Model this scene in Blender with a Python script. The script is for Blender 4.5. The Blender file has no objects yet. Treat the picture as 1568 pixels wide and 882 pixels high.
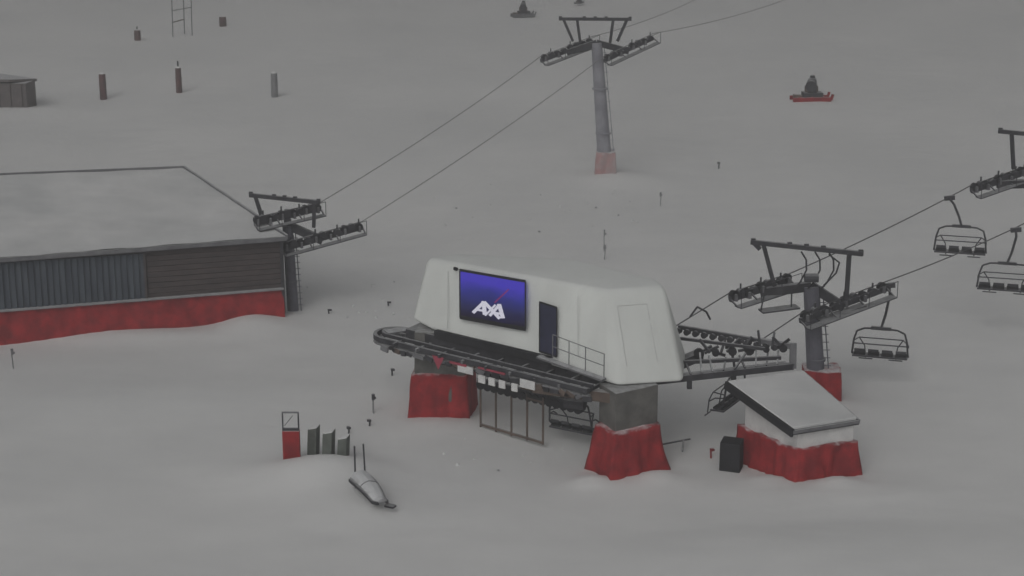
import bpy, bmesh, math, random
from mathutils import Vector, Matrix, noise
random.seed(7)
sc=bpy.context.scene
Z=Vector((0,0,1))

# ---------------------------------------------------------------- materials
def newmat(name):
    m=bpy.data.materials.new(name); m.use_nodes=True
    nt=m.node_tree; b=nt.nodes['Principled BSDF']
    return m,nt,b
def N(nt,t,**k):
    n=nt.nodes.new(t)
    for a,v in k.items(): setattr(n,a,v)
    return n
def ramp(nt,fac,stops):
    r=N(nt,'ShaderNodeValToRGB'); e=r.color_ramp.elements
    while len(e)<len(stops): e.new(.5)
    for i,(p,c) in enumerate(stops):
        e[i].position=p; e[i].color=(c[0],c[1],c[2],1)
    nt.links.new(fac,r.inputs[0]); return r.outputs[0]
def pmat(name,col,col2=None,rough=.8,scale=2.0,frost=0.0,frost_lo=.35,metal=0,bump=.0,stretch=None):
    """weathered paint/metal with optional snow dusting on upward faces"""
    m,nt,b=newmat(name); L=nt.links
    tc=N(nt,'ShaderNodeTexCoord'); mp=N(nt,'ShaderNodeMapping')
    if stretch: mp.inputs['Scale'].default_value=stretch
    L.new(tc.outputs['Object'],mp.inputs[0])
    n=N(nt,'ShaderNodeTexNoise'); n.inputs['Scale'].default_value=scale; n.inputs['Detail'].default_value=4
    n.inputs['Roughness'].default_value=.65
    L.new(mp.outputs[0],n.inputs['Vector'])
    col2=col2 or tuple(c*.6 for c in col)
    c=ramp(nt,n.outputs[0],[(.35,col2),(.65,col)])
    if frost>0:
        g=N(nt,'ShaderNodeNewGeometry'); s=N(nt,'ShaderNodeSeparateXYZ'); L.new(g.outputs['Normal'],s.inputs[0])
        n2=N(nt,'ShaderNodeTexNoise'); n2.inputs['Scale'].default_value=3.5; n2.inputs['Detail'].default_value=3
        L.new(tc.outputs['Object'],n2.inputs['Vector'])
        a=N(nt,'ShaderNodeMath',operation='ADD'); L.new(s.outputs[2],a.inputs[0])
        mm=N(nt,'ShaderNodeMath',operation='MULTIPLY_ADD'); L.new(n2.outputs[0],mm.inputs[0]); mm.inputs[1].default_value=1.0; mm.inputs[2].default_value=-.5
        L.new(mm.outputs[0],a.inputs[1])
        r=N(nt,'ShaderNodeMapRange'); r.inputs[1].default_value=frost_lo; r.inputs[2].default_value=frost_lo+.45
        r.inputs[3].default_value=0; r.inputs[4].default_value=frost; L.new(a.outputs[0],r.inputs[0])
        mx=N(nt,'ShaderNodeMix',data_type='RGBA'); L.new(r.outputs[0],mx.inputs[0]); L.new(c,mx.inputs[6]); mx.inputs[7].default_value=(.7,.71,.72,1)
        c=mx.outputs[2]
    L.new(c,b.inputs['Base Color']); b.inputs['Roughness'].default_value=rough; b.inputs['Metallic'].default_value=metal
    b.inputs['Specular IOR Level'].default_value=.25
    if bump:
        bp=N(nt,'ShaderNodeBump'); bp.inputs['Strength'].default_value=bump; bp.inputs['Distance'].default_value=.05
        L.new(n.outputs[0],bp.inputs['Height']); L.new(bp.outputs[0],b.inputs['Normal'])
    return m
def snowmat(name,lo,hi,scale=.06,bump=.5,streak=.95):
    m,nt,b=newmat(name); L=nt.links
    tc=N(nt,'ShaderNodeTexCoord')
    n=N(nt,'ShaderNodeTexNoise'); n.inputs['Scale'].default_value=scale; n.inputs['Detail'].default_value=3; n.inputs['Roughness'].default_value=.55
    L.new(tc.outputs['Object'],n.inputs['Vector'])
    c=ramp(nt,n.outputs[0],[(.3,lo),(.7,hi)])
    mp=N(nt,'ShaderNodeMapping'); mp.inputs['Scale'].default_value=(.5,1.0,1); mp.inputs['Rotation'].default_value=(0,0,.5)
    L.new(tc.outputs['Object'],mp.inputs[0])
    n4=N(nt,'ShaderNodeTexNoise'); n4.inputs['Scale'].default_value=.6; n4.inputs['Detail'].default_value=5; n4.inputs['Roughness'].default_value=.62
    L.new(mp.outputs[0],n4.inputs['Vector'])
    c2=ramp(nt,n4.outputs[0],[(.3,(streak,streak,streak*1.003)),(.65,(1,1,1))])
    mx=N(nt,'ShaderNodeMix',data_type='RGBA',blend_type='MULTIPLY'); mx.inputs[0].default_value=1
    L.new(c,mx.inputs[6]); L.new(c2,mx.inputs[7]); L.new(mx.outputs[2],b.inputs['Base Color'])
    b.inputs['Roughness'].default_value=.9; b.inputs['Specular IOR Level'].default_value=.1
    bp=N(nt,'ShaderNodeBump'); bp.inputs['Strength'].default_value=bump; bp.inputs['Distance'].default_value=.25
    L.new(n4.outputs[0],bp.inputs['Height']); L.new(bp.outputs[0],b.inputs['Normal'])
    return m
SNOW=snowmat('snow',(.745,.75,.745),(.825,.825,.815),bump=.18,streak=.94)
ROOFSNOW=snowmat('roof_snow',(.60,.61,.61),(.76,.76,.755),scale=.3,bump=.2,streak=.86)
STEEL=pmat('dark_steel',(.07,.07,.078),(.035,.035,.04),frost=.4,frost_lo=.6)
STEELG=pmat('galvanised_steel',(.20,.20,.21),(.12,.12,.13),frost=.6,frost_lo=.6)
RUST=pmat('worn_beam',(.16,.12,.10),(.09,.07,.06),frost=.5,frost_lo=.6)
COLUMN=pmat('tower_paint',(.16,.16,.19),(.10,.10,.12),frost=.4,frost_lo=.5,scale=1.2)
COLUMNF=pmat('frosted_hazed_tower_paint',(.36,.36,.39),(.23,.23,.26),frost=.5,frost_lo=.3,scale=1.0)  # frosty far tower; base colour also lightened to imitate haze
CONC=pmat('concrete',(.17,.165,.155),(.10,.10,.095),frost=.5,frost_lo=.6,scale=1.5,bump=.2)
RED=pmat('red_mat',(.38,.030,.034),(.20,.018,.022),rough=.7,frost=.8,frost_lo=.55,scale=1.3,bump=.2)
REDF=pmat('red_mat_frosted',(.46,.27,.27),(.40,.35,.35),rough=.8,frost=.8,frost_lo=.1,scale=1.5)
HOOD=pmat('hood_white',(.76,.785,.755),(.68,.70,.675),rough=.65,scale=.6,frost=.3,frost_lo=.5,stretch=(1,1,.3))
WHITE=pmat('white_panel',(.74,.74,.73),(.6,.6,.6),rough=.7,frost=.3)
BLACK=pmat('black_rubber',(.03,.03,.035),(.018,.018,.02),rough=.8)
DOOR=pmat('door_dark',(.03,.033,.075),(.018,.02,.045),rough=.5)
BROWN=pmat('brown_cladding',(.095,.076,.074),(.055,.047,.048),scale=1.5,stretch=(1,1,4),bump=.1)
SLATE=pmat('slate_shutter',(.085,.10,.12),(.045,.053,.07),scale=1.2,stretch=(3,3,.4))
POST=pmat('padded_post',(.17,.10,.10),(.09,.065,.065),frost=.6)
POSTG=pmat('grey_post',(.30,.30,.31),(.22,.22,.23),frost=.6)
SHED=pmat('shed_boards',(.17,.15,.15),(.11,.10,.10),frost=.6)
GREEN=pmat('grey_green_pad',(.15,.165,.15),(.09,.10,.09),frost=.7,frost_lo=.35)
PINK=pmat('warning_sign',(.40,.07,.11),(.30,.06,.08))
CABLE=pmat('cable',(.11,.11,.115),(.08,.08,.08))
CABLEF=pmat('hazed_cable',(.34,.34,.345),(.24,.24,.245))  # paler cable colour imitates haze fading the left lift's ropes
GREY=pmat('wall_grey',(.30,.30,.31),(.22,.22,.23),frost=.5)
SLEDM=pmat('sled_cover',(.42,.42,.43),(.26,.26,.27),frost=.85,frost_lo=.35)
SEAM=pmat('panel_seam',(.60,.61,.60),(.52,.53,.52))

def emit(name,fn):
    m=bpy.data.materials.new(name); m.use_nodes=True; nt=m.node_tree; nt.nodes.clear()
    e=N(nt,'ShaderNodeEmission'); o=N(nt,'ShaderNodeOutputMaterial'); nt.links.new(e.outputs[0],o.inputs[0]); fn(nt,e); return m
def scr(nt,e):
    uv=N(nt,'ShaderNodeUVMap'); uv.uv_map='uv'; s=N(nt,'ShaderNodeSeparateXYZ'); nt.links.new(uv.outputs[0],s.inputs[0])
    n=N(nt,'ShaderNodeTexNoise'); n.inputs['Scale'].default_value=2.5; nt.links.new(uv.outputs[0],n.inputs['Vector'])
    a=N(nt,'ShaderNodeMath',operation='MULTIPLY_ADD'); nt.links.new(n.outputs[0],a.inputs[0]); a.inputs[1].default_value=.35; nt.links.new(s.outputs[1],a.inputs[2])
    c=ramp(nt,a.outputs[0],[(.20,(.016,.013,.028)),(.48,(.022,.024,.09)),(.78,(.030,.034,.22)),(1,(.060,.045,.44))])
    nt.links.new(c,e.inputs[0]); e.inputs[1].default_value=1.0
SCREEN=emit('led_screen',scr)
def flat(col,s=1):
    def f(nt,e): e.inputs[0].default_value=(*col,1); e.inputs[1].default_value=s
    return f
LOGOW=emit('led_white',flat((.62,.61,.70)))
LOGOR=emit('led_red',flat((.22,.03,.12)))

# ---------------------------------------------------------------- builder
def empty(name,loc=(0,0,0)):
    e=bpy.data.objects.new(name,None); e.location=loc; e.empty_display_size=.5
    sc.collection.objects.link(e); return e
class B:
    def __init__(s,name,parent=None,smooth=False):
        s.bm=bmesh.new(); s.name=name; s.mats=[]; s.parent=parent; s.smooth=smooth
    def mi(s,m):
        if m not in s.mats: s.mats.append(m)
        return s.mats.index(m)
    def face(s,pts,m):
        f=s.bm.faces.new([s.bm.verts.new(p) for p in pts]); f.material_index=s.mi(m); return f
    def frame(s,p,q):
        d=(q-p).normalized(); a=Z if abs(d.z)<.95 else Vector((0,1,0))
        x=d.cross(a).normalized(); y=x.cross(d).normalized(); return x,y
    def beam(s,p,q,w,h,m):
        p=Vector(p);q=Vector(q);x,y=s.frame(p,q); i=s.mi(m); r=[]
        for c in (p,q):
            r.append([s.bm.verts.new(c+x*a*w/2+y*b*h/2) for a,b in((-1,-1),(1,-1),(1,1),(-1,1))])
        fs=[r[0][::-1],r[1]]+[[r[0][k],r[0][(k+1)%4],r[1][(k+1)%4],r[1][k]] for k in range(4)]
        for f in fs: s.bm.faces.new(f).material_index=i
    def cyl(s,p,q,r,m,r2=None,n=10):
        p=Vector(p);q=Vector(q);x,y=s.frame(p,q); i=s.mi(m); r2=r if r2 is None else r2
        R=[[s.bm.verts.new(c+(x*math.cos(t)+y*math.sin(t))*rr) for t in [2*math.pi*k/n for k in range(n)]] for c,rr in((p,r),(q,r2))]
        fs=[R[0][::-1],R[1]]+[[R[0][k],R[0][(k+1)%n],R[1][(k+1)%n],R[1][k]] for k in range(n)]
        for f in fs:
            g=s.bm.faces.new(f); g.material_index=i
    def tube(s,pts,r,m,n=6):
        for a,b in zip(pts,pts[1:]): s.cyl(a,b,r,m,n=n)
    def prism(s,quad,z0,z1,m,sc_=1.0):
        n=len(quad); c=Vector((sum(p[0] for p in quad)/n,sum(p[1] for p in quad)/n)); i=s.mi(m)
        a=[s.bm.verts.new((p[0],p[1],z0)) for p in quad]
        b=[s.bm.verts.new((c.x+(p[0]-c.x)*sc_,c.y+(p[1]-c.y)*sc_,z1)) for p in quad]
        for f in [a[::-1],b]+[[a[k],a[(k+1)%n],b[(k+1)%n],b[k]] for k in range(n)]:
            s.bm.faces.new(f).material_index=i
    def slab(s,top,th,m,mtop=None):
        n=len(top); i=s.mi(m); j=s.mi(mtop or m)
        a=[s.bm.verts.new((p[0],p[1],p[2]-th)) for p in top]; b=[s.bm.verts.new(p) for p in top]
        s.bm.faces.new(b).material_index=j; s.bm.faces.new(a[::-1]).material_index=i
        for k in range(n): s.bm.faces.new([a[k],a[(k+1)%n],b[(k+1)%n],b[k]]).material_index=i
    def mat_wrap(s,quad,z0,z1,flare,m,fold=.07,top=True,seed=0):
        """crash mat wrapped round a base: folded, flaring, uneven hem"""
        pts=[];n=len(quad);c=Vector((sum(p[0] for p in quad)/n,sum(p[1] for p in quad)/n))
        for k in range(n):
            a=Vector(quad[k]);b=Vector(quad[(k+1)%n]); L=(b-a).length; q=max(2,int(L/.11))
            for j in range(q): pts.append((a.lerp(b,j/q),min(j,q-j)/q))
        rows=9; i=s.mi(m); R=[]
        for r in range(rows+1):
            t=r/rows; row=[]
            for idx,(p,e) in enumerate(pts):
                o=(p-c).normalized(); f=(1-t)
                w=noise.noise(Vector((p.x*2.6+seed,p.y*2.6,t*.8)))*fold*2.4*(.3+f)+noise.noise(Vector((p.x*7,p.y*7+seed,t*2.5)))*fold*.8
                rr=flare*f**1.6+flare*.9*max(0,1-e*6)*f
                z=z0+(z1-z0)*t+noise.noise(Vector((p.x*1.9,p.y*1.9+seed,5)))*.22*(f if r<rows else 0)
                if r==rows: z=z1+noise.noise(Vector((p.x*2,p.y*2,seed)))*.12
                row.append(s.bm.verts.new((p.x+o.x*(rr+w),p.y+o.y*(rr+w),z)))
            R.append(row)
        M=len(pts)
        for r in range(rows):
            for k in range(M):
                s.bm.faces.new([R[r][k],R[r][(k+1)%M],R[r+1][(k+1)%M],R[r+1][k]]).material_index=i
        if top: s.bm.faces.new(R[-1]).material_index=i
    def ball(s,c,r,m,sx=1,sy=1,sz=1,jit=0):
        i=s.mi(m); g=bmesh.ops.create_icosphere(s.bm,subdivisions=3,radius=r)
        for v in g['verts']:
            if jit: v.co*=1+noise.noise(v.co*2/r+Vector(c))*jit
            v.co=Vector((v.co.x*sx,v.co.y*sy,v.co.z*sz))+Vector(c)
            for f in v.link_faces: f.material_index=i
    def done(s,bevel=0,fix=True,M=None):
        if fix: bmesh.ops.recalc_face_normals(s.bm,faces=s.bm.faces[:])
        me=bpy.data.meshes.new(s.name); 
        if M is not None: s.bm.transform(M)
        s.bm.to_mesh(me); s.bm.free()
        for m in s.mats: me.materials.append(m)
        o=bpy.data.objects.new(s.name,me); sc.collection.objects.link(o)
        if s.parent: o.parent=s.parent
        if s.smooth:
            for p in me.polygons: p.use_smooth=True
        if bevel:
            md=o.modifiers.new('bev','BEVEL'); md.width=bevel; md.segments=3; md.limit_method='ANGLE'; md.angle_limit=.5
        return o
V3=lambda *a:Vector(a)
def lerp(a,b,t): return Vector(a).lerp(Vector(b),t)

# ---------------------------------------------------------------- ground
MOUNDS=[(-8.3,68.6,2.8,1.7,.42),(-7.3,69.4,2.0,1.2,.38),(-5.6,65.8,2.0,1.6,.2),(4.9,68.0,2.8,1.4,.15),(-3.0,74.3,2.6,1.2,.18),
 (12,67.0,3.8,1.3,.2),(6.5,121.8,2.8,2.2,.4),(8.6,122.5,2.8,2.0,.25),(14.2,77.6,1.8,1.2,.3),(-13.2,89.0,1.7,1.5,.5),(-19,87.4,5,1.2,.3),
 (1,73.6,6,2.5,.12),(9,80,7,4,-.25),(25,151,4,3,.15),(-40,148,4,2,.3),(-30,104,14,5,.35),(15,105,12,7,.3),(-6,60,9,4,-.15),(12,61,9,3,.2),(-14,78,9,3,.25),
 (3.2,68.2,.7,.5,.3),(5.9,68.6,.8,.6,.30),(10.3,68.3,.9,.5,.25),(13.0,67.9,.8,.5,.30)]
def gh(x,y):
    z=.26*noise.noise(Vector((x*.05,y*.05,1)))+.06*noise.noise(Vector((x*.2,y*.2,4)))+.015*noise.noise(Vector((x*.8,y*.8,9)))
    for (a,b,rx,ry,h) in MOUNDS:
        d=((x-a)/rx)**2+((y-b)/ry)**2
        if d<9: z+=h*math.exp(-d)
    if y>225: z+=(y-225)**1.25*.16
    if y>120: z+=.25*noise.noise(Vector((x*.03,y*.05,7)))
    # two faint groomed/ski tracks crossing the slope
    for c0,k,w in ((96,.25,1.2),(106,-.12,1.6),(63.5,.06,1.0)):
        e=(y-c0-k*x)/w
        if abs(e)<3: z-=.035*math.exp(-e*e)
    return z-.05
def axis(segs):
    o=[]
    for a,b,st in segs:
        v=a
        while v<b-1e-6: o.append(v); v+=st
    o.append(segs[-1][1]); return o
xs=axis([(-900,-120,60),(-120,-45,5),(-45,-26,1),(-26,26,.4),(26,45,1),(45,120,5),(120,900,60)])
ys=axis([(-300,0,50),(0,50,5),(50,96,.4),(96,160,1),(160,240,3),(240,900,30)])
bm=bmesh.new(); G=[[bm.verts.new((x,y,gh(x,y))) for x in xs] for y in ys]
for j in range(len(ys)-1):
    for i in range(len(xs)-1):
        bm.faces.new([G[j][i],G[j][i+1],G[j+1][i+1],G[j+1][i]])
me=bpy.data.meshes.new('snow_ground'); bm.to_mesh(me); bm.free(); me.materials.append(SNOW)
for p in me.polygons: p.use_smooth=True
g=bpy.data.objects.new('snow_ground',me); sc.collection.objects.link(g)

# ---------------------------------------------------------------- ski lodge (left)
E=empty('ski_lodge_building')
R0=V3(-11.75,90.15,0); d=V3(-13.5,-3.7,0).normalized(); n_=V3(.264,-.965,0)   # n_ = towards camera
def wl(s,z,o=0): p=R0+d*s+n_*o; return V3(p.x,p.y,z)
LEN=38
roof=B('roof',E); er=V3(-11.45,89.75,4.5); el=er+d*(LEN+1); el.z=4.2
rr=V3(-18.2,98.9,6.0); rl=rr+V3(-9.6,-1.8,0).normalized()*34
bmr=roof.bm; nu,nv=70,22; i0=roof.mi(ROOFSNOW); gr=[]
for a in range(nv+1):
    row=[]
    for b in range(nu+1):
        p=er.lerp(el,b/nu).lerp(rr.lerp(rl,b/nu),a/nv)
        p.z+=.05*noise.noise(p*.6)+.07*noise.noise(p*.18); 
        row.append(bmr.verts.new(p))
    gr.append(row)
for a in range(nv):
    for b in range(nu): bmr.faces.new([gr[a][b],gr[a][b+1],gr[a+1][b+1],gr[a+1][b]]).material_index=i0
roof.smooth=True; roof.done()
fa=B('roof_fascia',E)
dn=V3(0,0,-.13)
fa.beam(er+dn,el+dn,.12,.20,STEELG); fa.beam(er+V3(.03,0,-.05),rr+V3(.05,0,0),.12,.26,STEELG); fa.beam(rr+V3(0,.05,0),rl+V3(0,.05,0),.10,.20,STEELG)
fa.beam(er+V3(0,0,-.27)-n_*.3,el+V3(0,0,-.27)-n_*.3,.5,.06,STEEL)
fa.done()
wa=B('walls',E)
back=[V3(-18.2,98.6,0),V3(rl.x,rl.y-.3,0)]
q=[wl(0,0),wl(LEN,0),back[1],back[0]]
for k in range(4):
    a,b=q[k],q[(k+1)%4]; top=[4.22,4.0,5.7,5.7]
    wa.face([V3(a.x,a.y,-1),V3(b.x,b.y,-1),V3(b.x,b.y,top[(k+1)%4]),V3(a.x,a.y,top[k])],BROWN)
s=7.0
while s<LEN-.2:
    wa.beam(wl(s,1.5,.05),wl(s,4.0,.05),.20,.10,SLATE); s+=.30
wa.beam(wl(7,2.7,.02),wl(LEN,2.7,.02),.05,2.6,SLATE)
for k in range(9): wa.beam(wl(.1,1.75+k*.28,.03),wl(6.8,1.75+k*.28-.01,.03),.06,.25,BROWN)
wa.beam(wl(6.9,1.5,.06),wl(6.9,4.05,.06),.12,.14,BROWN)
wa.beam(wl(.02,.3,.06),wl(.02,4.15,.06),.16,.16,STEEL)
wa.done()
tr=B('snowy_ledge',E); tr.beam(wl(0,1.66,.16),wl(LEN,1.50,.16),.34,.07,GREY); tr.done()
rm=B('red_padding',E)
i1=rm.mi(RED); rows=[]
for r in range(9):
    t=r/8; row=[]; 
    for k in range(321):
        s_=k*LEN/320; z=-.5+t*2.1; o=.1+.25*(1-t)**1.5+.07*noise.noise(V3(s_*2.2,t,3))
        p=wl(s_,z if r<8 else 1.6-.16*s_/LEN,o); row.append(rm.bm.verts.new(p))
    rows.append(row)
for r in range(8):
    for k in range(320): rm.bm.faces.new([rows[r][k],rows[r][k+1],rows[r+1][k+1],rows[r+1][k]]).material_index=i1
rm.face([wl(0,-.5,.3),wl(0,1.6,.12),wl(-.12,1.3,-.6),wl(-.1,-.4,-.6)],RED)
rm.smooth=True; rm.done(fix=True)

# ---------------------------------------------------------------- chairlift station
S=empty('chairlift_station')
U=V3(.819,-.574,0); NO=V3(-.574,-.819,0)    # along front wall, outward
hull=[(-4.38,76.07,4.3),(-3.6,75.3,4.12),(4.0,69.6,3.62),(4.5,69.5,3.55),(7.0,70.25,3.45),(7.35,73.2,3.6),(3.5,77.5,4.0),(-2.5,79.3,4.3),
      (-3.72,76.6,7.0),(3.5,71.75,7.05),(3.95,71.5,7.0),(6.28,72.09,7.0),(5.95,72.9,7.12),(2.42,75.91,7.15),(-2.4,77.6,6.9)]
bmh=bmesh.new()
for p in hull: bmh.verts.new(p)
bmesh.ops.convex_hull(bmh,input=bmh.verts[:])
bmesh.ops.dissolve_limit(bmh,angle_limit=.17,verts=bmh.verts[:],edges=bmh.edges[:])
bmesh.ops.recalc_face_normals(bmh,faces=bmh.faces[:])
me=bpy.data.meshes.new('hood'); bmh.to_mesh(me); bmh.free(); me.materials.append(HOOD)
ho=bpy.data.objects.new('hood',me); sc.collection.objects.link(ho); ho.parent=S
md=ho.modifiers.new('b','BEVEL'); md.width=.22; md.segments=5; md.limit_method='ANGLE'; md.angle_limit=.25
for p in me.polygons: p.use_smooth=True
def wp(x,z,o=0):   # point on the sloping front wall
    y=(-59.27-.405*(z-3.6)+.574*x)/-.819
    return V3(x,y,z)+V3(-.574,-.819,.405).normalized()*o
sb=B('screen_frame',S); c4=[V3(-2.14,0,4.90),V3(.63,0,4.97),V3(.63,0,6.75),V3(-2.16,0,6.70)]
C=[wp(p.x,p.z,.14) for p in c4]
for k in range(4): sb.beam(C[k],C[(k+1)%4],.06,.16,BLACK)
sb.done()
me=bpy.data.meshes.new('screen'); P=[wp(p.x,p.z,.16) for p in c4]
me.from_pydata([tuple(p) for p in P],[],[(0,1,2,3)]); uvl=me.uv_layers.new(name='uv')
for k,uv in enumerate([(0,0),(1,0),(1,1),(0,1)]): uvl.data[k].uv=uv
me.materials.append(SCREEN); so=bpy.data.objects.new('screen',me); sc.collection.objects.link(so); so.parent=S
def sp(u,v,o=.02):
    a=P[0].lerp(P[1],u); b=P[3].lerp(P[2],u); return a.lerp(b,v)+V3(-.574,-.819,.405).normalized()*o
lg=B('screen_lettering',S)
def stroke(pts,w,m,o=.02):   # thick 2D stroke on the screen
    for (a,b) in zip(pts,pts[1:]):
        dx,dy=b[0]-a[0],(b[1]-a[1])*.85; L=math.hypot(dx,dy); px,py=-dy/L*w/2,dx/L*w/2/.85
        lg.face([sp(a[0]-px,a[1]-py,o),sp(b[0]-px,b[1]-py,o),sp(b[0]+px,b[1]+py,o),sp(a[0]+px,a[1]+py,o)],m)
stroke([(.21,.14),(.385,.42)],.05,LOGOW); stroke([(.375,.43),(.395,.14)],.065,LOGOW,.024); stroke([(.28,.225),(.40,.225)],.04,LOGOW,.028)
stroke([(.385,.42),(.625,.12)],.06,LOGOW,.03); stroke([(.40,.13),(.56,.40)],.03,LOGOW,.034)
stroke([(.47,.14),(.625,.42)],.045,LOGOW,.038); stroke([(.615,.43),(.675,.14)],.065,LOGOW,.042); stroke([(.52,.225),(.66,.225)],.04,LOGOW,.046)
stroke([(.545,.44),(.76,.78)],.018,LOGOR,.03)
lg.done(fix=False)
dr=B('door',S)
a,b,c_,d_=wp(1.16,4.25,.05),wp(1.86,4.19,.05),wp(1.87,6.02,.05),wp(1.17,6.1,.05)
dr.face([a,b,c_,d_],DOOR)
for p,q_ in ((a,b),(b,c_),(c_,d_),(d_,a)): dr.beam(p,q_,.05,.07,BLACK)
dr.done()
hp=B('hood_seams',S)
for x in (-2.75,2.7): hp.beam(wp(x,4.35,.012),wp(x,6.6,.012),.02,.02,SEAM)
hp.cyl(wp(-2.35,6.74,.05),wp(-2.35,6.74,.2),.08,BLACK)
def endp(u,z):
    t=(z-3.5)/3.5; a=V3(4.5,69.5,3.55).lerp(V3(7.0,70.25,3.45),u); b=V3(3.95,71.5,7.0).lerp(V3(6.28,72.09,7.0),u)
    return a.lerp(b,t)+V3(.2,-.8,.45).normalized()*.012
for p,q_ in (((.10,4.2),(.10,6.4)),((.10,6.4),(.62,6.4)),((.62,6.4),(.62,4.3))): hp.beam(endp(*p),endp(*q_),.03,.02,SEAM)
hp.done()
lg1=B('concrete_legs',S)
LQ=[(-4.35,75.2),(-1.95,74.95),(-1.65,77),(-4.1,77.3)]; RQ=[(4.07,68.35),(6.05,69.6),(5.4,71.3),(3.4,69.75)]
lg1.prism([(x*.95-.15,y) for x,y in LQ],-.5,4.0,CONC,.95)
rc=(4.73,69.75); lg1.prism([(rc[0]+(x-rc[0])*.9,rc[1]+.25+(y-rc[1])*.9) for x,y in RQ],-.5,3.5,CONC,1.0)
for k in range(3): lg1.beam((4.2+.8*k,68.85+.5*k,2.0),(4.2+.8*k,68.85+.5*k,3.45),.07,.07,STEEL)
lg1.done(bevel=.04)
rp=B('red_crash_mats',S,smooth=True)
rp.mat_wrap(LQ,-.3,2.15,.12,RED,seed=1); rp.mat_wrap(RQ,-.3,1.9,.24,RED,fold=.09,seed=4)
rp.done()
st=B('support_frame',S)
st.beam((-4.2,76.4,3.75),(5.2,70.6,3.4),1.6,.5,STEEL)
st.beam(wp(-3.3,4.05,-.05),wp(1.6,3.98,-.05),.25,.35,BLACK)  # black strip standing in for shade in the recess below the screen
st.beam((-3.0,76.0,3.5),(0.5,79.0,3.6),.4,.4,STEEL); st.beam((5,70.6,3.3),(8.0,74.0,3.4),.4,.4,STEEL)
st.beam((-2.5,78.5,3.7),(7,73.6,3.5),.5,.4,STEEL)
for k in range(9):
    t=k/8; p=lerp((-4.6,75.6,3.55),(3.4,69.9,3.4),t); st.beam(p+NO*.9,p-NO*1.2,.10,.14,STEELG if k%2 else STEEL)
st.beam(wp(1.2,4.05,.2),wp(3.8,3.72,.2),.34,.08,STEELG)
st.done()
rl_=B('guide_rails',S)
A=V3(-5.6,75.75,3.42); Bp=V3(3.1,69.25,3.36); D=(Bp-A).normalized(); NN=V3(D.y,-D.x,0).normalized()
if NN.y>0: NN=-NN
def loop(off,r,z,w,h,m):
    cA=A-NN*.75+V3(0,0,z); pts=[Bp-NN*.75+NN*off+V3(0,0,z)]
    for k in range(9):
        t=math.pi*k/8; pts.append(cA+NN*off*math.cos(t)-D*abs(off)*math.sin(t))
    pts.append(Bp-NN*.75-NN*off+V3(0,0,z)-D*2)
    for a,b in zip(pts,pts[1:]): rl_.beam(a,b,w,h,m)
loop(.85,0,.10,.16,.22,STEEL); loop(.78,0,-.12,.30,.06,STEELG); loop(.5,0,.22,.12,.16,STEEL)
rl_.beam(A-NN*.9+V3(.1,0,.30)-D*.3,A+V3(0,0,.30)+D*.3-NN*.7,1.0,.06,STEELG)
x=0; L=(Bp-A).length
while x<L:
    p=A+D*x+NN*.16; w=random.choice([.25,.4,.6]); m=random.choice([STEEL,STEELG,BLACK,RUST,STEEL])
    rl_.beam(p+V3(0,0,random.uniform(-.28,-.08)),p+D*w+V3(0,0,random.uniform(-.28,-.08)),.08,random.uniform(.12,.3),m); x+=w+.08
for k in range(26):
    p=A+D*(.6+k*.38)+NN*-.1+V3(0,0,-.22); rl_.cyl(p-NN*.07,p+NN*.07,.19,BLACK,n=12)
rl_.beam((.9,70.9,3.05),(4.0,69.35,3.15),.35,.42,RUST)
rl_.done()
sg=B('white_panels',S)
for (t,w,h,m,dz) in ((.40,.8,.32,WHITE,-.22),(.50,.36,.34,WHITE,-.46),(.55,.32,.34,WHITE,-.46),(.60,.32,.34,WHITE,-.46),(.66,.30,.34,WHITE,-.46),(.70,.75,.36,WHITE,-.18)):
    p=A.lerp(Bp,t)+NN*.26+V3(0,0,dz); sg.beam(p,p+D*w,.05,h,m)
p=A.lerp(Bp,.27)+NN*.25
sg.face([p+V3(0,0,.05),p+D*.65+V3(0,0,.05),p+D*.33+V3(0,0,-.55)],PINK)
p=A.lerp(Bp,.36)+NN*.27+V3(0,0,-.05); sg.beam(p,p+D*.9,.05,.10,PINK)
p=A.lerp(Bp,.5)+NN*.27+V3(0,0,.02); sg.beam(p,p+D*1.4,.05,.08,PINK)
sg.done()
tb=B('tyre_bank',S)
a=V3(-1.45,74.0,2.25); b=V3(2.9,70.9,2.2)
tb.beam(a,b,.14,.22,STEEL); tb.beam(a+V3(0,.8,.1),b+V3(0,.8,.1),.14,.2,STEEL)
for k in range(15):
    p=a.lerp(b,(k+.5)/15)+V3(0,0,-.16); tb.cyl(p+NO*.12,p-NO*.1,.2,BLACK,n=12)
    if k%3==0: tb.beam(p,p+V3(0,.3,1.1),.08,.08,STEEL)
tb.beam(lerp(a,b,.45)+V3(0,0,.35),lerp(a,b,.75)+V3(0,0,.38),.5,.3,RUST)
tb.cyl(lerp(a,b,.86)+V3(-.1,-.2,.1),lerp(a,b,1)+V3(.1,-.1,.1),.25,STEEL)
tb.done()
gt=B('loading_gates',S)
ga=V3(-1.35,73.9,0); gb=V3(1.3,71.9,0)
for k in range(5):
    p=ga.lerp(gb,k/4); gt.cyl(p+V3(0,0,.12),p+V3(0,0,2.2),.045,RUST,n=6)
gt.beam(ga+V3(0,0,.28),gb+V3(0,0,.2),.08,.1,RUST); gt.beam(ga+V3(0,0,2.1),gb+V3(0,0,2.0),.06,.08,RUST)
gt.done()
ra=B('service_railing',S)
pr=[wp(1.95,4.1,.55),wp(2.6,4.0,.55),wp(3.25,3.9,.55),wp(3.9,3.8,.4)]
for p in pr: ra.cyl(p,p+V3(0,0,1.0),.022,STEELG,n=6)
for h in (.5,1.0): ra.tube([p+V3(0,0,h) for p in pr],.02,STEELG)
ra.done()
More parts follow.
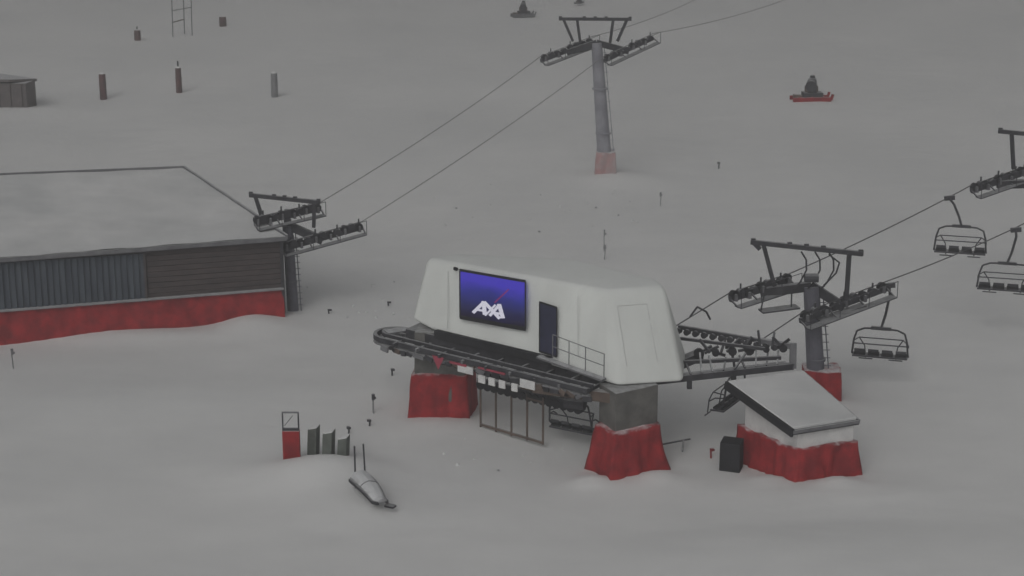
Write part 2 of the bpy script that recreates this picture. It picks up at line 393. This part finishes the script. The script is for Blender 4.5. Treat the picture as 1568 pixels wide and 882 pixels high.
of=B('outrun_frame',S)
K1=V3(7.1,70.9,3.4);K2=V3(11.75,72.5,3.4);K3=V3(11.75,72.7,4.2);K4=V3(7.2,75.4,4.2)
of.beam(K1+V3(-1.2,-.3,0),K2,.22,.26,STEEL); of.beam(K2+V3(0,0,-.1),K3+V3(0,0,.15),.26,.26,STEELG); of.beam(K3,K3.lerp(K4,.28),.22,.22,STEELG)
of.beam(K3.lerp(K4,.22),K4,.14,.16,STEEL); of.beam(K1+V3(0,.9,.4),K3+V3(-.5,0,-.5),.16,.14,STEEL)
of.beam(K4+V3(0,-1,-.2),K3+V3(-1.2,-.2,-.05),.12,.12,STEEL)
of.beam(K1+V3(0,.5,0),K2+V3(-.2,.4,0),.3,.06,STEELG)
for k in range(12):
    p=K4.lerp(K3,k/13)+V3(0,-.1,-.14); of.cyl(p+V3(-.05,-.09,0),p+V3(.05,.09,0),.14,STEEL,n=10)
for k in range(9):
    p=K1.lerp(K2,(k+.5)/10)+V3(0,0,.15); 
    of.beam(p,p+V3(random.uniform(-.5,.6),1.0,random.uniform(.2,.6)),.07,.08,random.choice([STEEL,STEELG]))
for k in range(16):
    p=V3(7.9+.23*k,73.4-.04*k,3.65+.03*k); of.beam(p,p+V3(random.uniform(-.6,.6),random.uniform(-.3,.5),random.uniform(-.1,.7)),.08,.11,random.choice([STEEL,STEEL,BLACK]))
    if k%3==0: of.cyl(p+V3(0,-.1,0),p+V3(0,.1,0),random.uniform(.12,.24),BLACK,n=10)
of.tube([V3(7.6,74.6,4.9),V3(7.9,74.6,5.35),V3(8.3,74.7,5.1),V3(8.5,74.9,4.7)],.045,STEEL)
for p,q_ in ((V3(7.3,71.1,2.9),V3(7.3,71.1,3.4)),(V3(9.2,71.8,2.95),V3(9.2,71.8,3.3))): of.beam(p,q_,.2,.2,STEEL)
of.done()

# ---------------------------------------------------------------- chairs
def chair(seat,az,hang,w=2.5):
    c=B('lift_chair'); h=w/2
    c.beam((-h,0,0),(h,0,0),.5,.07,STEEL)
    for k in range(4):
        x=-h+.04+k*w/4; c.beam((x+.03,.03,.07),(x+w/4-.08,.03,.07),.48,.08,BLACK)
        c.beam((x+.05,-.24,.30),(x+w/4-.10,-.24,.30),.05,.12,STEEL)
    for s_ in(-1,1):
        c.tube([V3(s_*h,.35,-.02),V3(s_*h*1.02,.1,.02),V3(s_*h*1.0,-.2,.25),V3(s_*h*.96,-.28,.8),V3(s_*h*.86,-.28,1.22),V3(s_*h*.6,-.26,1.36),V3(0,-.26,1.40)],.045,STEEL)
        c.tube([V3(s_*h*.98,-.25,.6),V3(s_*h*1.0,.15,.55),V3(s_*h*1.0,.45,.35)],.03,STEEL)
        c.tube([V3(s_*h*.96,-.28,.75),V3(s_*h*.8,.35,.72),V3(s_*h*.6,.62,.25),V3(s_*h*.55,.7,-.35)],.028,STEEL)
        c.tube([V3(s_*h*.3,.7,-.4),V3(s_*h*.8,.7,-.4)],.03,STEEL)
    c.tube([V3(-h*.98,-.28,.62),V3(h*.98,-.28,.62)],.03,STEEL)
    c.tube([V3(-h*.8,.35,.72),V3(h*.8,.35,.72)],.028,STEEL)
    c.beam((-.45,-.26,1.40),(.45,-.26,1.40),.14,.14,STEEL)
    Mx=Matrix.Translation(Vector(seat))@Matrix.Rotation(az,4,'Z')
    hl=Mx.inverted()@Vector(hang)
    top=V3(0,-.26,1.4); c.tube([top,top.lerp(hl,.35)+V3(.08,0,0),top.lerp(hl,.8)+V3(.10,0,0),hl],.06,STEEL,n=8)
    c.beam(hl+V3(-.25,0,0),hl+V3(.25,.1,.05),.16,.22,STEEL)
    o=c.done(M=Mx); return o
az=math.radians(-15)
chair((16.95,80.0,1.35),az,(17.15,79.8,4.75))
chair((22.45,88.5,4.0),az,(21.75,88.5,6.75))
chair((24.45,87.0,2.5),az,(24.75,87.0,5.5),w=2.7)
chair((2.55,72.1,.75),math.radians(-30),(3.1,71.9,3.1),w=2.0)
chair((9.3,74.0,1.2),math.radians(60),(9.3,74.4,3.7),w=2.2)

# ---------------------------------------------------------------- towers
def train(t,p,q,n,rad=.22,cat=None):
    p=Vector(p);q=Vector(q);d=(q-p).normalized();s=V3(d.y,-d.x,0).normalized()
    t.beam(p+V3(0,0,-.12),q+V3(0,0,-.12),.16,.24,STEEL)
    for k in range(n):
        c=p.lerp(q,(k+.5)/n)+V3(0,0,.0+(.05 if k%4<2 else -.03)); t.cyl(c-s*.12,c+s*.12,rad*.9,STEEL if k%2 else BLACK,n=12)
        if k%2==0: t.beam(c+V3(0,0,-.15)-s*.3,c+V3(0,0,-.1)+s*.25,.1,.3,STEELG)
        if k%3==1: t.beam(c+V3(0,0,.1),c+V3(0,0,.42),.07,.09,STEEL)
    cs=1 if cat is None else cat
    a=p+s*.55*cs+V3(0,0,-.35);b=q+s*.55*cs+V3(0,0,-.35)
    t.beam(a,b,.45,.05,STEEL)
    m=max(3,n//3)
    for k in range(m+1):
        c=a.lerp(b,k/m)+s*.2*cs; t.cyl(c,c+V3(0,0,.75),.018,STEEL,n=5)
        t.beam(a.lerp(b,k/m),p.lerp(q,k/m)+V3(0,0,-.1),.06,.06,STEEL)
    t.tube([a+s*.2*cs+V3(0,0,.75),b+s*.2*cs+V3(0,0,.75)],.018,STEEL,n=5)
def tower(name,base,top,r0,r1,bar,st,trs,n=9,gantry=.18,extra=None,col=COLUMN):
    t=B(name); base=Vector(base);top=Vector(top)
    t.cyl(V3(base.x,base.y,-.6),top,r0,col,r2=r1,n=14)
    for z in (.33,.66): 
        c=lerp(V3(base.x,base.y,0),top,z); t.cyl(c,c+V3(0,0,.10),r0*1.04,col,n=14)
    mids=[]
    for tr_ in trs:
        p,q=tr_[0],tr_[1]; train(t,p,q,n,cat=tr_[2] if len(tr_)>2 else 1); mids.append(lerp(p,q,.5)+V3(0,0,-.25))
    if len(mids)==2:
        t.beam(mids[0],top,.34,.4,STEEL); t.beam(top,mids[1],.34,.4,STEEL)
    a,b=Vector(bar[0]),Vector(bar[1]); t.beam(a,b,gantry,gantry*1.1,STEEL)
    for u,foot in st: t.beam(lerp(a,b,u),foot,gantry,gantry,STEEL)
    for u in (.02,.35,.5,.65,.98): p=a.lerp(b,u); t.beam(p,p+V3(0,0,.18),.2,.1,STEEL)
    t.cyl(top+V3(r1+.12,-.1,0),V3(base.x,base.y,0)+V3(r0+.12,-.1,0),.03,col,n=5)
    for k in range(14):
        p=lerp(top+V3(r1+.12,-.1,0),V3(base.x+r0+.12,base.y-.1,0),k/14); t.beam(p+V3(-.2,0,0),p+V3(.12,0,0),.03,.03,col)
    if extra: extra(t)
    return t.done()
def exR(t):
    q=[(13.15,77.7),(14.75,77.6),(14.85,79),(13.2,79)]
    t.mat_wrap(q,-.4,1.35,.1,RED,seed=9)
    c=V3(13.35,78.2,5.2)
    t.beam(c+V3(-2.3,-.5,-1.0),c+V3(-.6,-.1,-.9),.6,.07,STEEL)
    t.beam(c+V3(-2.3,-.5,-1.0),c+V3(-2.1,-.4,.1),.06,.06,STEEL); t.beam(c+V3(-.9,-.2,-.9),c+V3(-.9,-.1,.1),.06,.06,STEEL)
    t.beam(c+V3(.3,-.6,-1.4),c+V3(2.4,.2,-.9),.5,.07,STEEL)
    for x,y in((12.7,.0),(13.3,.1),(13.9,0)):
        t.tube([V3(x,77.5,7.0),V3(x+.25,77.6,6.6),V3(x+.3,77.7,6.1),V3(x+.05,77.8,5.5),V3(x-.2,77.8,5.2)],.04,STEEL)
    t.tube([V3(13.9,77.4,6.9),V3(14.4,77.5,6.5),V3(14.3,77.6,6.0),V3(13.8,77.7,5.4)],.04,STEEL)
    t.cyl(V3(12.9,77.5,5.8),V3(13.5,77.5,5.8),.2,STEEL)
tower('lift_tower',(13.9,78.3,0),(13.35,78.3,5.2),.42,.36,((10.6,78.4,7.2),(15.2,76.4,7.2)),
      [(.11,(11.7,78.3,5.2)),(.88,(14.75,77.3,4.9)),(.02,(11.0,78.3,6.9))],
      [((9.66,77.6,4.9),(12.6,79.6,5.2)),((12.7,77.0,4.1),(16.95,79.5,4.85))],extra=exR)
tower('lift_tower',(29.3,91,0),(28.5,91,7.0),.42,.36,((24.4,90.3,9.8),(29.6,88.6,9.6)),
      [(.12,(25.4,90.6,7.8)),(.88,(29.2,89.4,7.4)),(.3,(26.0,90.6,7.8))],
      [((23.2,90,6.9),(26.2,91.5,7.5)),((28.6,90.2,6.2),(32,92,6.8))])
def exF(t):
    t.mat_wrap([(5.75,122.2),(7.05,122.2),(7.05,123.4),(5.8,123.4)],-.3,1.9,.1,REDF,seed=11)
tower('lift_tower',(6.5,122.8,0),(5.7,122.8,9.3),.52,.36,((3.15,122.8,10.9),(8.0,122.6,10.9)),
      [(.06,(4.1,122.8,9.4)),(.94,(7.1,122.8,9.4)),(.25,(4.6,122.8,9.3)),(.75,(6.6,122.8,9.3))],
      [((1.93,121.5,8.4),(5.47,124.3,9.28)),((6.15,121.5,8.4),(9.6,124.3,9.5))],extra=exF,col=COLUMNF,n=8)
tower('lift_tower',(-11.45,91.6,0),(-11.6,91.6,4.6),.30,.27,((-13.5,91.6,6.2),(-9.8,90.8,6.0)),
      [(.08,(-12.9,91.6,5.0)),(.92,(-10.2,91.2,4.6))],
      [((-13.2,90.8,5.0),(-10.0,92.6,5.35)),((-11.8,90.8,3.65),(-7.8,92.4,4.4))],n=11)

# ---------------------------------------------------------------- ropes
def rope(name,pts,r=.028,sag=.25,m_=None):
    b=B(name); out=[]
    for a,c in zip(pts,pts[1:]):
        a=Vector(a);c=Vector(c);L=(c-a).length
        m=12 if L>8 else 1
        for k in range(m): 
            t=k/m; p=a.lerp(c,t); p.z-=4*t*(1-t)*sag*(L/30 if L>8 else 0); out.append(p)
    out.append(Vector(pts[-1])); b.tube(out,r,m_ or CABLE,n=5); return b.done()
rope('haul_rope',[(6.9,74.4,4.5),(9.66,77.6,5.1),(12.6,79.6,5.42),(23.2,90,7.1),(26.2,91.5,7.7),(60,126,12)],r=.028)
rope('haul_rope',[(10.5,74.2,3.9),(12.7,77.0,4.3),(16.95,79.5,5.07),(24.8,87.2,5.6),(28.6,90.2,6.4),(32,92,7),(66,126,11)],r=.028)
rope('haul_rope',[(-13.2,90.8,5.2),(-10.0,92.6,5.55),(1.93,121.5,8.6),(5.47,124.3,9.5),(14.8,150,8.6),(30,192,9)],r=.026,m_=CABLEF)
rope('haul_rope',[(-11.8,90.8,3.85),(-7.8,92.4,4.6),(6.15,121.5,8.6),(9.6,124.3,9.7),(22.1,150,8.6),(50,208,8)],r=.026,m_=CABLEF)

# ---------------------------------------------------------------- operator hut
H=empty('lift_operator_hut')
hq=[(11.35,68.1),(14.0,69.05),(12.2,72.0),(9.35,70.75)]
hw=B('walls',H)
bq=[Vector((*p,0)) for p in hq]; tops=[2.25,2.2,3.05,3.1]
cen=sum(bq,V3(0,0,0))/4; bq=[cen+(p-cen)*.9 for p in bq]
for k in range(4):
    a,b=bq[k],bq[(k+1)%4]; hw.face([V3(a.x,a.y,-.3),V3(b.x,b.y,-.3),V3(b.x,b.y,tops[(k+1)%4]),V3(a.x,a.y,tops[k])],WHITE)
hw.done()
hr=B('roof',H)
RT=[V3(11.1,67.75,2.4),V3(13.95,69.0,2.38),V3(12.15,72.4,3.3),V3(8.75,70.85,3.35)]
hr.slab([p-V3(0,0,.12) for p in RT],.16,BLACK)
hr.done()
hs=B('roof_snow',H); cR=sum(RT,V3(0,0,0))/4; hs.slab([cR+(p-cR)*.965+V3(0,0,.02) for p in RT],.14,ROOFSNOW); hs.done(bevel=.05)
hf=B('roof_edge',H)
hf.beam(RT[3]+V3(0,0,-.2),RT[0]+V3(0,0,-.2),.12,.34,BLACK); hf.beam(RT[0]+V3(0,0,-.15),RT[1]+V3(0,0,-.15),.08,.14,STEELG)
hf.beam(RT[1]+V3(0,0,-.14),RT[2]+V3(0,0,-.14),.08,.16,STEELG); hf.beam(RT[2]+V3(0,0,-.14),RT[3]+V3(0,0,-.14),.08,.16,STEELG)
hf.done()
hm=B('red_padding',H,smooth=True); hm.mat_wrap(hq,-.3,1.4,.16,RED,fold=.11,seed=20); hm.done()
hb=B('equipment_box',H); hb.prism([(8.45,69.6),(9.25,69.3),(9.5,70.1),(8.7,70.4)],-.3,1.1,BLACK,.99); hb.done(bevel=.03)

# ---------------------------------------------------------------- near-left clutter
sgn=B('queue_gate_board')
x0,x1,y0=-9.35,-8.65,69.7
sgn.prism([(x0,y0),(x1,y0),(x1,y0+.25),(x0,y0+.25)],-.4,1.55,RED)
for x in (x0+.03,x1-.03): sgn.beam((x,y0+.1,1.5),(x,y0+.1,2.35),.06,.06,STEEL)
sgn.beam((x0,y0+.1,2.33),(x1,y0+.1,2.33),.07,.07,STEELG); sgn.beam((x0,y0+.1,1.6),(x1,y0+.1,1.6),.1,.12,STEEL)
sgn.beam((x0+.1,y0+.1,1.75),(x1-.25,y0+.1,2.2),.03,.03,STEELG)
sgn.done(bevel=.02)
for (x,y,h,w) in ((-8.25,70.75,1.3,.5),(-7.6,70.45,1.22,.52),(-6.95,70.0,1.15,.5)):
    k=B('queue_barrier_pad'); l=.08
    lo=[V3(x-w/2,y-.2,-.3),V3(x+w/2-.1,y-.35,-.3),V3(x+w/2,y+.2,-.3),V3(x-w/2+.1,y+.3,-.3)]; up=[V3(p.x+l,p.y+.05,h+(.12 if i in(1,2) else 0)) for i,p in enumerate(lo)]
    vs_=[k.bm.verts.new(p) for p in lo+up]; ii=k.mi(GREEN); js=k.mi(SNOW)
    for f in ((0,1,5,4),(1,2,6,5),(2,3,7,6),(3,0,4,7),(3,2,1,0)): k.bm.faces.new([vs_[t] for t in f]).material_index=ii
    k.bm.faces.new([vs_[t] for t in (4,5,6,7)]).material_index=js
    k.done(bevel=.05)
sl=B('rescue_sled')
a=V3(-6.0,67.0,.62); b=V3(-4.95,64.9,.28); s_=V3(.9,.43,0).normalized()
i_s=sl.mi(SLEDM); rings=[]
for k in range(13):
    t=k/12; p=a.lerp(b,t)+V3(0,0,.12*math.sin(t*3.1)+(.2*(t-.85)/.15 if t>.85 else 0)); hw_=.42*(1-.55*t*t); r=[]
    for j in range(9):
        an=math.pi*j/8; r.append(sl.bm.verts.new(p+s_*hw_*math.cos(an)+V3(0,0,(.32*(1-.6*t)+.05*noise.noise(V3(t*5,j*.6,0)))*math.sin(an))))
    rings.append(r)
for k in range(12):
    for j in range(8): sl.bm.faces.new([rings[k][j],rings[k][j+1],rings[k+1][j+1],rings[k+1][j]]).material_index=i_s
for k in (0,12): sl.bm.faces.new(rings[k] if k else rings[k][::-1]).material_index=i_s
for sd_ in(-1,1):
    for k in range(12): sl.beam((rings[k][0 if sd_>0 else 8].co)+V3(0,0,-.02),(rings[k+1][0 if sd_>0 else 8].co)+V3(0,0,-.02),.09,.13,STEEL)
sl.tube([rings[5][j].co+V3(0,0,.01) for j in range(9)],.02,STEELG)
sl.cyl(a+V3(-.18,.1,-.6),a+V3(-.18,.1,1.3),.035,STEEL,n=6); sl.cyl(a+V3(.22,.2,-.6),a+V3(.16,.2,1.35),.035,STEEL,n=6)
sl.beam(b+V3(.1,.2,.0),b+V3(.45,.0,.0),.25,.08,STEEL)
sl.done()

# ---------------------------------------------------------------- distant things
def post(name,x,y,w,h,m,cap=None):
    p=B(name); p.cyl((x,y,-.5),(x,y,h*.94),w/2,m,n=10,r2=w*.46); p.cyl((x,y,h*.94),(x,y,h),w*.46,SNOW,r2=w*.2,n=10)
    p.cyl((x,y,h*.5),(x,y,h*.56),w*.53,m,n=10)
    if cap: p.cyl((x,y,h),(x,y,h+cap),.07,STEEL,n=6)
    p.done()
post('padded_post',-34.7,153.6,.62,2.1,POST); post('padded_post',-28.7,156.1,.55,2.2,POST,cap=.45); post('padded_post',-20.2,154,.6,2.1,POSTG)
post('padded_post',-38.2,186.2,.7,1.0,POST,cap=.3); post('padded_post',-30.9,195.5,.8,1.1,POST)
pf=B('pole_frame')
for x,y in((-35,188.4),(-34.2,190.7),(-33.2,189.5)): pf.cyl((x,y,-.5),(x+.1,y,4.4),.05,STEELG,n=6)
pf.beam((-35,188.4,2.6),(-33.2,189.5,2.8),.07,.08,STEELG); pf.beam((-35,188.4,1.4),(-34.2,190.7,1.4),.08,.1,RUST)
pf.done()
def cannon(x,y,s,m,rot=0):
    c=B('snow_cannon')
    P_=lambda a,b,z:V3(x+s*(a*math.cos(rot)-b*math.sin(rot)),y+s*(a*math.sin(rot)+b*math.cos(rot)),z*s)
    for b in(-.6,.6): c.beam(P_(-1.7,b,.2),P_(1.7,b,.2),.2*s,.5*s,m); c.beam(P_(1.7,b,.2),P_(1.85,b,.7),.2*s,.25*s,m)
    for a in(-1.1,0,1.0): c.beam(P_(a,-.6,.42),P_(a,.6,.42),.25*s,.14*s,m)
    c.beam(P_(-.7,0,.62),P_(1.0,0,.62),1.1*s,.4*s,STEEL); c.beam(P_(-1.6,-.3,.55),P_(-.9,-.3,.5),.5*s,.3*s,RUST)
    c.cyl(P_(.1,0,.6),P_(.1,0,1.2),.45*s,STEEL,n=10)
    c.cyl(P_(-.15,-.6,1.42),P_(.25,.6,1.6),.50*s,STEEL,r2=.42*s,n=14); c.beam(P_(-.45,.1,1.1),P_(.6,.1,1.15),.7*s,.5*s,RUST)
    c.cyl(P_(.1,0,1.8),P_(.1,0,2.3),.24*s,STEEL,r2=.2*s)
    c.ball(P_(.1,0,1.98),.26*s,STEELG,1.3,1.2,.6,jit=.4); c.done()
cannon(25.0,151.5,.95,RED,.1); cannon(1.2,203,.75,STEELG,.3); cannon(7.8,214,.4,STEELG,1)
sh=B('storage_shed')
q=[(-45.5,149.2),(-39.9,148.6),(-39.6,150.5),(-45,153)]
sh.prism(q,-.5,2.0,SHED); sh.slab([V3(-45.8,148.9,2.35),V3(-41.2,148.5,2.35),V3(-39.4,150.4,2.1),V3(-45,153.4,2.3)],.2,SHED,GREY)
for k in range(6): sh.beam((-45+k*.95,149.12-.1*k,0),(-45+k*.95,149.12-.1*k,2),.06,.06,BROWN)
sh.done()
def stake(x,y,h,m,r=.035,top=None):
    s_=B('marker_stake'); z=gh(x,y); s_.cyl((x,y,z-.4),(x+random.uniform(-.08,.08),y,z+h),r,m,n=6)
    s_.cyl((x,y,z+h*.7),(x,y,z+h),r*1.8,top or m,n=6)
    s_.beam((x-.05,y,z+h*.8),(x+.12,y,z+h*.8),.02,.1,top or m)
    s_.done()
stake(-23.7,82.4,1.0,STEELG,.03); stake(9.6,115.2,.95,GREY,.03); stake(5.4,103.4,1.3,GREY,.025); stake(14.5,125.7,.5,STEELG,.05)
stake(5.3,101.5,.9,GREY,.025)
for x,y,h,m in((-5.6,81,.35,STEEL),(-6.1,75.8,.9,GREY),(-6.2,74.2,.3,STEEL),(-7,73.3,.35,STEEL),(8.3,71,.45,RED),(-9.5,91,.25,STEEL),(-6.5,92.5,.25,STEEL)): stake(x,y,h,m,.04,top=STEEL if m is GREY else m)
fb=B('fallen_pole'); fb.cyl((6.3,71.6,.25),(7.5,72.1,.3),.04,STEEL); fb.cyl((7.1,71.2,.1),(7.2,71.9,.35),.04,STEELG); fb.done()
db=B('snow_clods')
for k in range(52):
    if k<25: x=random.uniform(-6,8);y=random.uniform(108,121)
    elif k<36: x=random.uniform(-3,6);y=random.uniform(69,73)
    else: x=random.uniform(-12,-4);y=random.uniform(90,97)
    db.ball((x,y,gh(x,y)+.01),random.uniform(.03,.09),random.choice([ROOFSNOW,ROOFSNOW,GREY]),jit=.5)
db.done()

# ---------------------------------------------------------------- mist (real scattering volume)
fg=B('mist'); fg.prism([(-260,-40),(260,-40),(260,330),(-260,330)],-3,45,SNOW); fo=fg.done()
m=bpy.data.materials.new('mist'); m.use_nodes=True; nt=m.node_tree; nt.nodes.clear()
vs=N(nt,'ShaderNodeVolumeScatter'); vs.inputs['Density'].default_value=.0030; vs.inputs['Color'].default_value=(.97,.975,.98,1); vs.inputs['Anisotropy'].default_value=.2
o=N(nt,'ShaderNodeOutputMaterial'); nt.links.new(vs.outputs[0],o.inputs['Volume'])
fo.data.materials.clear(); fo.data.materials.append(m)

# ---------------------------------------------------------------- light
w=bpy.data.worlds.new('World'); sc.world=w; w.use_nodes=True; nt=w.node_tree
sky=N(nt,'ShaderNodeTexSky'); sky.sky_type='NISHITA'; sky.sun_disc=False
sky.sun_elevation=math.radians(38); sky.sun_rotation=math.radians(200); sky.air_density=1; sky.dust_density=4
hs_=N(nt,'ShaderNodeHueSaturation'); hs_.inputs['Saturation'].default_value=.1
bg=nt.nodes['Background']; nt.links.new(sky.outputs[0],hs_.inputs['Color']); nt.links.new(hs_.outputs[0],bg.inputs[0]); bg.inputs[1].default_value=.062
sd=bpy.data.lights.new('sun','SUN'); sd.energy=.38; sd.angle=math.radians(40); sd.color=(1,.98,.95)
so=bpy.data.objects.new('sun',sd); sc.collection.objects.link(so)
el=math.radians(38); rt=math.radians(200); dirv=V3(math.sin(rt)*math.cos(el),math.cos(rt)*math.cos(el),math.sin(el))
so.rotation_euler=dirv.to_track_quat('Z','Y').to_euler()

# ---------------------------------------------------------------- camera
cd=bpy.data.cameras.new('camera'); cd.sensor_width=36; cd.lens=36*2800/1568; cd.clip_end=3000
co=bpy.data.objects.new('camera',cd); sc.collection.objects.link(co); co.location=(0,0,28)
co.rotation_euler=(math.radians(90-16.3),0,0); sc.camera=co
sc.view_settings.view_transform='Standard'; sc.view_settings.look='None'; sc.view_settings.exposure=0
